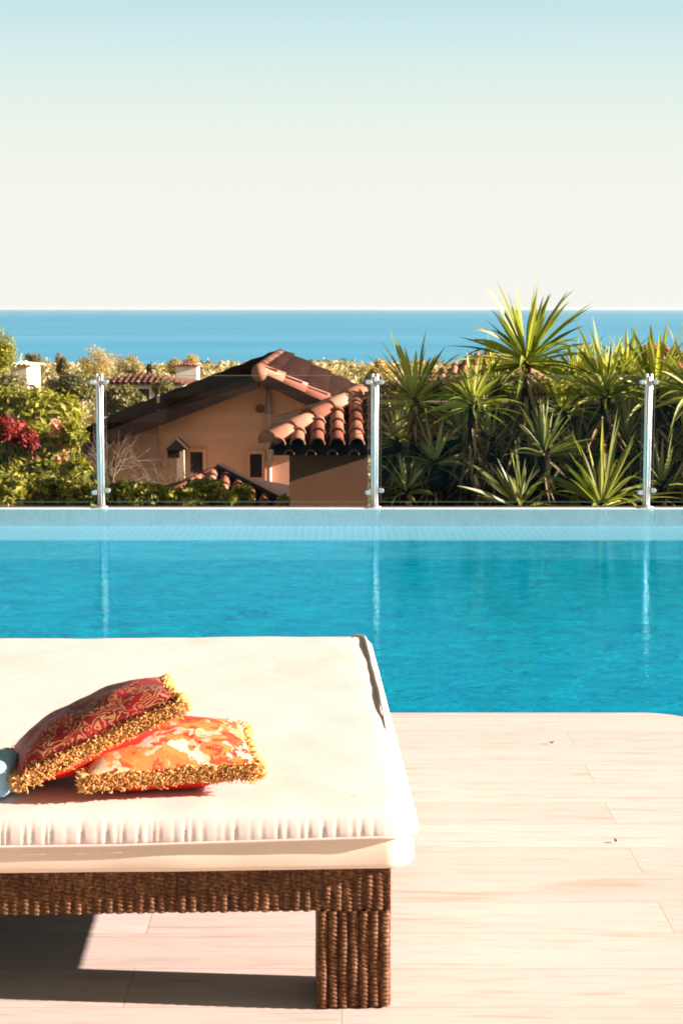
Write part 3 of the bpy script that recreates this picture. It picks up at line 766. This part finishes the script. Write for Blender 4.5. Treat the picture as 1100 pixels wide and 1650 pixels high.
bush('shrub', 'leafy yellow-green shrub in front of the hedge at lower left', 'shrub',
     blobs_px([(20,780,30),(70,778,34),(120,765,26),(100,795,30),(150,790,18),(135,780,16)], 14.2, .3), 7000, .075, M['lf_yellow'], 14, base_z=-2.8)
bush('low_hedge', 'dark low hedge with yellowish tips along the glass under the villa', 'hedge',
     blobs_px([(x, 802 + 5*math.sin(x*.09), 19 + 5*math.sin(x*.06+1)) for x in range(176, 400, 12)], 13.5, .2), 13000, .055, M['lf_mid'], 15, base_z=-2.8)
bush('shrub', 'small sunlit shrub by the right post base of the villa wall', 'shrub',
     blobs_px([(458, 806, 8), (352, 800, 14), (372, 806, 12)], 13.9, .1), 900, .055, M['lf_yellow'], 16, base_z=-2.8)

# bare twiggy tree in front of the villa's left eaves
def bare_tree(px, py, d, hgt, seed, label):
    rng = np.random.default_rng(seed); top = at(px, py, d); base = Vector((top.x, top.y, float(ground_z(top.x, top.y))))
    root = thing('bare_tree', base, label, 'tree'); 
    tr_ = MB(); tr_.tube([base, base.lerp(top, .5) + Vector((.1,0,0)), base.lerp(top, .62)], [.10, .06, .045], 8); tr_.build('trunk', M['trunk'], root, True)
    br_ = MB(); fork = base.lerp(top, .6)
    def grow(p, dr, ln, r, k):
        q = p + dr*ln*.5 + Vector(rng.normal(size=3))*ln*.06; e = q + (dr + Vector(rng.normal(size=3))*.15).normalized()*ln*.5
        br_.tube([p, q, e], [r, r*.8, r*.55], 5, False)
        if k > 0:
            for _ in range(3): grow(q.lerp(e, rng.random()), (dr + Vector(rng.normal(size=3))*.55).normalized(), ln*.68, r*.5, k-1)
    for _ in range(6): grow(fork, (Vector((0,0,1)) + Vector(rng.normal(size=3))*.5).normalized(), hgt*.5, .014, 3)
    br_.build('branches', M['twig'], root, True)
bare_tree(178, 640, 21.5, 1.2, 21, 'bare twiggy tree in front of the left eaves of the villa')
bare_tree(262, 650, 22.2, 1.0, 22, 'small bare tree beside the thin drainpipe of the villa')

# ------------------------------------------------------------------ trees
def tree(name, label, px, ytop, d, wpx, hpx, mat_, seed, n=3500, lsz=None, shape='round', group=None):
    rng = np.random.default_rng(seed); top = at(px, ytop, d); k = d/F
    W = wpx*k*.5; Hh = hpx*k; gz_ = float(ground_z(top.x, top.y)); zt_ = top.z
    zc = zt_ - Hh*.5
    root = thing(name, (top.x, top.y, min(gz_, zt_-Hh*.8)), label, 'tree', group)
    bl = []
    nb = 16
    for i in range(nb):
        a = rng.uniform(0, 6.283); q = rng.random()**.5; zz = rng.uniform(-.75, .8)
        env = (1-abs(zz)**2)**.5 if shape == 'round' else (1-(zz+.8)/1.8)*.9+.1
        r = rng.uniform(.26, .42)
        bl.append((top.x + math.cos(a)*W*q*env*.75, top.y + math.sin(a)*W*q*env*.75, zc + zz*Hh*.36, W*r, W*r, Hh*.5*r*1.1))
    V, Fx = leaf_cloud(bl, n, lsz or max(.12, W*.10), rng, inner=.4); mesh_obj('crown', V, Fx, mat_, root)
    t = MB(); gb = Vector((top.x, top.y, min(gz_, zt_-Hh*.8)-.1)); t.tube([gb, (top.x+W*.05, top.y, zc-Hh*.2), (top.x, top.y, zc+Hh*.2)], [W*.09, W*.06, W*.02], 8)
    t.build('trunk', M['trunk'], root, True)
    st = MB(); branches(st, (top.x, top.y, zc-Hh*.3), [b[:3] for b in bl[:9]], W*.035, rng); st.build('limb', M['trunk'], root, True)
    return root
tree('tree', 'tall pale yellow-green tree cut by the left edge, against the sea', -8, 524, 60, 88, 110, M['lf_yellow'], 31, 5000)
tree('tree', 'rounded pale orange tree above the left glass post', 158, 553, 120, 62, 62, M['lf_pale'], 32)
tree('tree', 'wispy grey-white tree between the dark trees on the left shore', 96, 562, 140, 16, 46, M['twig'], 33, 1500)
tree('tree', 'dark bushy tree beside the white house at far left', 56, 566, 110, 34, 44, M['lf_olive'], 34)
tree('tree', 'small dark tree right of the wispy grey tree', 102, 574, 105, 24, 36, M['lf_olive'], 35)
tree('tree', 'yellowish spreading tree right of the pale orange tree', 208, 566, 150, 60, 44, M['lf_far'], 36)
tree('tree', 'pale round tree behind the small white house', 309, 568, 160, 34, 36, M['lf_pale'], 37)
tree('tree', 'sandy coloured tree left of the small white house', 282, 571, 150, 30, 38, M['lf_far'], 38)
tree('cypress_tree', 'small dark pointed tree by the pink roofed house', 240, 582, 80, 14, 36, M['lf_dark'], 39, 2000, shape='cone')
tree('tree', 'round dry tree standing behind the middle glass post', 612, 572, 45, 58, 60, M['lf_pale'], 40, 3500)
tree('tree', 'pale low tree behind the right roof slope of the villa', 520, 588, 90, 60, 40, M['lf_pale'], 41)
tree('olive_tree', 'broad brown-olive tree under the pale orange tree', 120, 596, 50, 110, 62, M['lf_olive'], 42, 5000)
tree('olive_tree', 'broad brown-olive tree behind the big flowering shrub', 30, 600, 44, 120, 70, M['lf_olive'], 43, 5000)
tree('olive_tree', 'dusty olive tree between the left glass post and the villa eaves', 195, 618, 40, 90, 62, M['lf_olive'], 44, 4500)
tree('olive_tree', 'dusty olive tree at the villa roofline near the pink house', 268, 612, 60, 50, 36, M['lf_olive'], 45, 3000)

# far wood down to the shore: nobody could count its crowns
rng = np.random.default_rng(55); blobs = []
for i in range(1500):
    y = 90 * (1000/90)**(rng.random()**1.1); x = rng.uniform(-.30, .30)*y
    r = rng.uniform(1.6, 4.2)*(.7 + y/900); z = float(ground_z(x, y)) + r*.55
    lim = H_CAM - y*.0325   # real crowns stay low enough to leave the sea in view
    if z + r > lim: z = lim - r
    blobs.append((x, y, z, r*1.3, r*1.3, r))
V, Fx = leaf_cloud(blobs, 60000, 1.0, rng, inner=.75)
ctr = V.reshape(-1,4,3).mean(1, keepdims=True); sc_ = (.45 + ctr[:, :, 1:2]/330)
V = ((V.reshape(-1,4,3)-ctr)*sc_ + ctr).reshape(-1,3)
o = mesh_obj('far_wood', V, Fx, M['lf_far']); o['kind'] = 'stuff'; o['label'] = 'dry pale wood running down to the shore'
rng = np.random.default_rng(56); blobs = []
for i in range(260):
    y = rng.uniform(27, 95); x = rng.uniform(-.32, .32)*y; r = rng.uniform(.6, 1.5)
    blobs.append((x, y, float(ground_z(x, y)) + r*.4, r*1.3, r*1.3, r))
V, Fx = leaf_cloud(blobs, 30000, .32, rng, inner=.6)
o = mesh_obj('scrub', V, Fx, M['lf_olive']); o['kind'] = 'stuff'; o['label'] = 'olive scrub covering the near slope'

# ------------------------------------------------------------------ other houses
def villa(label, px, yroof, d, w, dep, wh, rh, wall, roofm, nwin=3, hip=True, name='house', rot=0.0):
    c = at(px, yroof, d); gz_ = c.z - rh - wh
    root = thing(name, (c.x, d, gz_), label, 'house')
    Mx = Matrix.Translation((c.x, d, 0)) @ Matrix.Rotation(rot, 4, 'Z')
    z1 = c.z - rh
    b = MB().box((-w/2, 0, gz_-3), (w/2, dep, z1), M=Mx); b.build('wall', wall, root)
    ov = .35
    e = [Mx @ Vector(p) for p in ((-w/2-ov, -ov, z1), (w/2+ov, -ov, z1), (w/2+ov, dep+ov, z1), (-w/2-ov, dep+ov, z1))]
    ins = min(w, dep)/2 if hip else -ov
    r0, r1 = Mx @ Vector((-w/2+(ins if hip else -ov), dep/2, c.z)), Mx @ Vector((w/2-(ins if hip else -ov), dep/2, c.z))
    rb = MB().add(e + [r0, r1], [(0,1,5,4), (1,2,5), (2,3,4,5), (3,0,4), (3,2,1,0)]); rf = rb.build('roof', roofm, root)
    Ue = Vector((0, dep/2+ov, rh)); Ls = Ue.length; W = w+2*ov; Ah = (ins+ov) if hip else .001
    O = e[0]; A = (e[1]-e[0]).normalized(); U = (Mx.to_3x3() @ Ue).normalized(); Nn = A.cross(U)
    t = MB(); barrel(t, O + Nn*.02, A, U, Nn, W, lambda s: min(Ls, Ls*s/Ah, Ls*(W-s)/Ah)-.05, p=.24, course=.5, seg=5); t.build('roof_tiles', roofm, rf, True)
    for i in range(nwin):
        x = -w/2 + w*(i+.5)/nwin
        fm = MB(); zc = gz_ + wh*.55; hw, hh = .45, .55
        fm.box((x-hw-.08, -.03, zc-hh-.08), (x+hw+.08, -.004, zc-hh), M=Mx).box((x-hw-.08, -.03, zc+hh), (x+hw+.08, -.004, zc+hh+.08), M=Mx)
        fm.box((x-hw-.08, -.03, zc-hh), (x-hw, -.004, zc+hh), M=Mx).box((x+hw, -.03, zc-hh), (x+hw+.08, -.004, zc+hh), M=Mx)
        wo = fm.build('window', M['white_wall'], root)
        MB().box((x-hw, -.015, zc-hh), (x+hw, -.005, zc+hh), M=Mx).build('pane', M['hole'], wo)
    return root
villa('pink walled house with a dark roof seen left of the villa roof', 222, 605, 65, 3.4, 4, 1.6, .35, M['stucco_cream'], M['tile_old'], 3)
villa('small white house among the trees above the villa roofline', 300, 586, 135, 1.7, 3, 1.0, .2, M['white_wall'], M['tile'], 0)
villa('white house half hidden at the far left under the tall pale tree', 30, 584, 90, .9, 4, 1.4, .2, M['stucco_cream'], M['stucco_cream'], 0)
villa('terracotta-roofed house behind the tallest yucca', 775, 570, 38, 4.4, 5, 2.6, 1.15, M['stucco_cream'], M['tile'], 3, rot=-.15)
villa('terracotta-roofed house at the right edge behind the yuccas', 1105, 556, 36, 4.2, 5, 2.6, 1.0, M['stucco'], M['tile'], 3, rot=.1)

# brown shrubs behind the fence
bush('shrub', 'brownish dry shrub mass behind the fence, left part', 'shrub',
     blobs_px([(x, 640 + 8*math.sin(x*.04), 26) for x in range(630, 830, 20)], 17.5, .6), 9000, .09, M['dead'], 61, base_z=-3)
bush('shrub', 'olive shrub mass behind the fence, right part', 'shrub',
     blobs_px([(x, 632 + 8*math.sin(x*.03), 30) for x in range(840, 1130, 22)], 17.0, .6), 11000, .09, M['lf_olive'], 62, base_z=-3)
bush('ivy', 'dark ivy hanging over the front of the slat fence', 'climber',
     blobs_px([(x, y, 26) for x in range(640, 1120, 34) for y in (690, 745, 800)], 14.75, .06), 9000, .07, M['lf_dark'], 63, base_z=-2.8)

# ------------------------------------------------------------------ yuccas
def blade(V, Fx, base, dr, Ln, w, droop, rng, segs=7, twist=0):
    dr = dr.normalized(); side = dr.cross(Vector((0,0,1))); side = side.normalized() if side.length > .05 else Vector((1,0,0))
    a = rng.uniform(-.9, .9); nn = dr.cross(side).normalized()
    side = (side*math.cos(a) + nn*math.sin(a)).normalized()
    o = len(V)
    for i in range(segs+1):
        t = i/segs
        wd = w*(.55 + 1.1*t - 1.0*t*t if t < .55 else (1-t)/.45*.85 + .0)*(1 if t < 1 else 0) + .0006
        c = base + dr*Ln*t + Vector((0,0,-1))*droop*Ln*t*t*t
        up = dr.cross(side).normalized(); 
        if up.z < 0: up = -up
        V.append(c - side*wd*.5 + up*wd*.22); V.append(c); V.append(c + side*wd*.5 + up*wd*.22)
    for i in range(segs):
        for q in (0, 1): Fx.append((o+i*3+q, o+i*3+q+1, o+(i+1)*3+q+1, o+(i+1)*3+q))
def yucca(label, px, py, d, rp, n, mat_, seed, up=1.0, spread=100, dead=14, lean=(0,0), wd=.045):
    rng = random.Random(seed); c = at(px, py, d); Ln0 = rp/F*d
    gz_ = -2.75; base = Vector((c.x + lean[0]*-.4, c.y, gz_))
    root = thing('yucca', base, label, 'yucca', None)
    V = []; Fx = []
    for i in range(n):
        q = (i+.5)/n; th = R(4 + spread*q**.8) ; ph = i*2.39996 + rng.uniform(-.4,.4)
        dr = Vector((math.sin(th)*math.cos(ph) + lean[0], math.sin(th)*math.sin(ph)*.9, math.cos(th)*up + lean[1]))
        Ln = Ln0*rng.uniform(.66, 1.14)*(1 if q < .8 else .9)
        blade(V, Fx, c + Vector((math.cos(ph), math.sin(ph), 0))*.025 - Vector((0,0,.10*q)), dr, Ln, wd*rng.uniform(.8,1.15), (rng.uniform(.45,.8) if rng.random() < .12 and q > .35 else rng.uniform(.0,.30)**1.3+.12*q), rng)
    mesh_obj('leaves', V, Fx, mat_, root)
    V = []; Fx = []
    dead = int(dead*1.9)
    for i in range(dead):
        ph = i*2.4; th = R(rng.uniform(115, 165)); dr = Vector((math.sin(th)*math.cos(ph), math.sin(th)*math.sin(ph), math.cos(th)))
        blade(V, Fx, c - Vector((0,0,.08+.5*(i/dead)+rng.random()*.08)), dr, Ln0*rng.uniform(.45,.85), wd*.8, .1, rng)
    if dead: mesh_obj('dry_leaves', V, Fx, M['dead'], root)
    t = MB(); t.tube([base, base.lerp(c, .4) + Vector((.04,0,0)), base.lerp(c, .8), c - Vector((0,0,.02))], [.06,.05,.045,.04], 10); t.build('trunk', M['trunk_dark'], root, True)
    return root
Yk = M['yucca']; Yg = M['yucca_grey']
yucca('tallest yucca, its spiky head rising above the sea horizon', 848, 572, 13.6, 136, 84, Yk, 1, dead=26, wd=.055)
yucca('yucca head just right of the middle glass post, against the sea', 668, 636, 13.8, 112, 52, Yk, 2)
yucca('bright yellow-green yucca left below the tallest one', 762, 640, 13.2, 92, 48, Yk, 3)
yucca('upright yucca between the tallest one and the right glass post', 975, 622, 13.4, 122, 58, Yk, 4, spread=88)
yucca('yucca behind the right glass post with leaves over the sea', 1055, 622, 13.7, 122, 56, Yk, 5, spread=95)
yucca('yucca cut by the right edge of the frame', 1118, 622, 13.2, 110, 40, Yk, 6)
yucca('slender grey-green yucca directly below the tallest one', 878, 716, 13.0, 88, 40, Yg, 7, spread=75, dead=8, wd=.035)
yucca('low broad-leaved yucca at the glass left of the right post', 968, 804, 12.7, 136, 40, Yk, 8, spread=96, dead=0, wd=.05)
yucca('low yucca with pale arching leaves at lower centre', 835, 806, 12.8, 108, 34, Yg, 9, spread=85, dead=0, lean=(-.25,0), wd=.042)
yucca('shaded yucca halfway up the fence right of the middle post', 700, 735, 13.5, 96, 36, Yg, 10, spread=105, dead=10, wd=.036)
yucca('shaded yucca between the grey-green one and the middle post', 790, 700, 13.9, 84, 34, Yg, 11, spread=100, dead=12, wd=.036)
yucca('dark yucca low beside the right glass post', 1066, 770, 13.3, 86, 32, Yg, 12, spread=95, dead=10, wd=.04)
yucca('yucca tuft in the fence corner above the low broad-leaved one', 905, 650, 14.2, 80, 36, Yk, 13, spread=95, dead=16)

bush('hedge', 'unseen dense hedge added past the right end of the yucca bed to cast shade', 'hedge',  # out-of-view hedge, added to shade the lower yuccas
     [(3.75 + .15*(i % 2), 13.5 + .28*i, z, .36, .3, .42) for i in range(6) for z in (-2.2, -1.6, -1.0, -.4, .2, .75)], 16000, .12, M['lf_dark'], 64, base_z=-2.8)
for (px, py, d, rp, n_, sd_, lb) in (
    (640, 700, 14.3, 70, 34, 21, 'shaded yucca close to the outbuilding corner'),
    (745, 690, 14.4, 84, 40, 22, 'dark yucca filling the gap left of the slender grey-green one'),
    (925, 735, 13.9, 86, 36, 23, 'yucca half in shade above the low broad-leaved one'),
    (1010, 700, 14.2, 90, 40, 24, 'yucca filling the gap left of the right glass post'),
    (1110, 720, 13.8, 90, 36, 25, 'lower yucca at the right edge of the frame'),
    (930, 600, 14.3, 84, 40, 26, 'bright yucca head just right of the tallest one'),
    (1010, 596, 14.6, 80, 36, 27, 'bright yucca head against the sea left of the right post'),
    (655, 780, 13.2, 70, 26, 28, 'small dark yucca at the foot of the middle post'),
    (800, 610, 14.4, 70, 34, 29, 'yucca tuft left under the tallest head')):
    yucca(lb, px, py, d, rp, n_, Yg if py > 650 else Yk, sd_, spread=95, dead=18, wd=.04)

m, nt, out = mat('sea_air')
pv = N(nt, 'ShaderNodeVolumePrincipled'); pv.inputs['Color'].default_value = (.95,.96,.95,1); pv.inputs['Density'].default_value = 1.1e-5; pv.inputs['Anisotropy'].default_value = .2
L(nt, pv.outputs[0], out.inputs['Volume'])
hz = MB().box((-61000, -300, -48), (61000, 90500, 9)).build('haze', m); hz['kind'] = 'stuff'

# ------------------------------------------------------------------ light
EXPO = 1.75
AZ, EL = R(-4.5), R(17.5)
sd = Vector((math.cos(EL)*math.cos(AZ), math.cos(EL)*math.sin(AZ), math.sin(EL)))
ld = bpy.data.lights.new('sun', 'SUN'); ld.energy = 5.0; ld.angle = R(.5); ld.color = (1.0, .87, .79)
lo = bpy.data.objects.new('sun', ld); COL.objects.link(lo); lo.rotation_euler = sd.to_track_quat('Z', 'Y').to_euler(); lo.location = (20, -2, 12)
wd_ = bpy.data.worlds.new('World'); sc.world = wd_; wd_.use_nodes = True; nt = wd_.node_tree; nt.nodes.clear()
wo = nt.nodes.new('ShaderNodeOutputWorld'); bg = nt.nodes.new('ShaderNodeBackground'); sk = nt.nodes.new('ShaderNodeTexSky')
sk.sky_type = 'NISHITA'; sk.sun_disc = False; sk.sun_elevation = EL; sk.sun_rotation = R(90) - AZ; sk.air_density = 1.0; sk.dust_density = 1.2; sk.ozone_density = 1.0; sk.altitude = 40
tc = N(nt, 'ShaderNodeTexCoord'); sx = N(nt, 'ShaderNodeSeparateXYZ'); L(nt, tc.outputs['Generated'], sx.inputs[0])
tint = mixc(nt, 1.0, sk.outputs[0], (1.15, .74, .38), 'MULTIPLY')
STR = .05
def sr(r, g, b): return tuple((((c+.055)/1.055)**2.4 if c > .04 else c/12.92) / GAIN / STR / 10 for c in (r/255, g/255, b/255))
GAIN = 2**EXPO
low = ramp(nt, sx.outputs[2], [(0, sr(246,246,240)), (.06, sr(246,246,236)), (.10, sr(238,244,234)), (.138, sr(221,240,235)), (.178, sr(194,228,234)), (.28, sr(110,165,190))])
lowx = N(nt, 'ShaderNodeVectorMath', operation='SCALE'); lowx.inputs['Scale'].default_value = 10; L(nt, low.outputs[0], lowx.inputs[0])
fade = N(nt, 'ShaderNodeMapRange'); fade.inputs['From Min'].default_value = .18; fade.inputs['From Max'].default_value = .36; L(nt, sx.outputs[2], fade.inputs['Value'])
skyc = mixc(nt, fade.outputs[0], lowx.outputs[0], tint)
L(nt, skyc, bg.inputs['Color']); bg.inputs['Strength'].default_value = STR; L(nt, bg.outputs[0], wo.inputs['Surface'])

# ------------------------------------------------------------------ camera and render
cd = bpy.data.cameras.new('camera'); cam = bpy.data.objects.new('camera', cd); COL.objects.link(cam); sc.camera = cam
cam.location = (0, 0, H_CAM); cam.rotation_euler = (math.pi/2 - TILT, 0, 0)
cd.sensor_fit = 'VERTICAL'; cd.sensor_height = 36; cd.lens = F/1650*36; cd.clip_start = .1; cd.clip_end = 200000
cd.dof.use_dof = False
sc.view_settings.view_transform = 'Standard'; sc.view_settings.look = 'None'; sc.view_settings.gamma = 1; sc.view_settings.exposure = EXPO
sc.render.engine = 'CYCLES'; cy = sc.cycles; cy.use_denoising = True; cy.filter_width = 1.9; cy.max_bounces = 8; cy.transparent_max_bounces = 12
cy.caustics_reflective = False; cy.caustics_refractive = False; cy.sample_clamp_indirect = 6
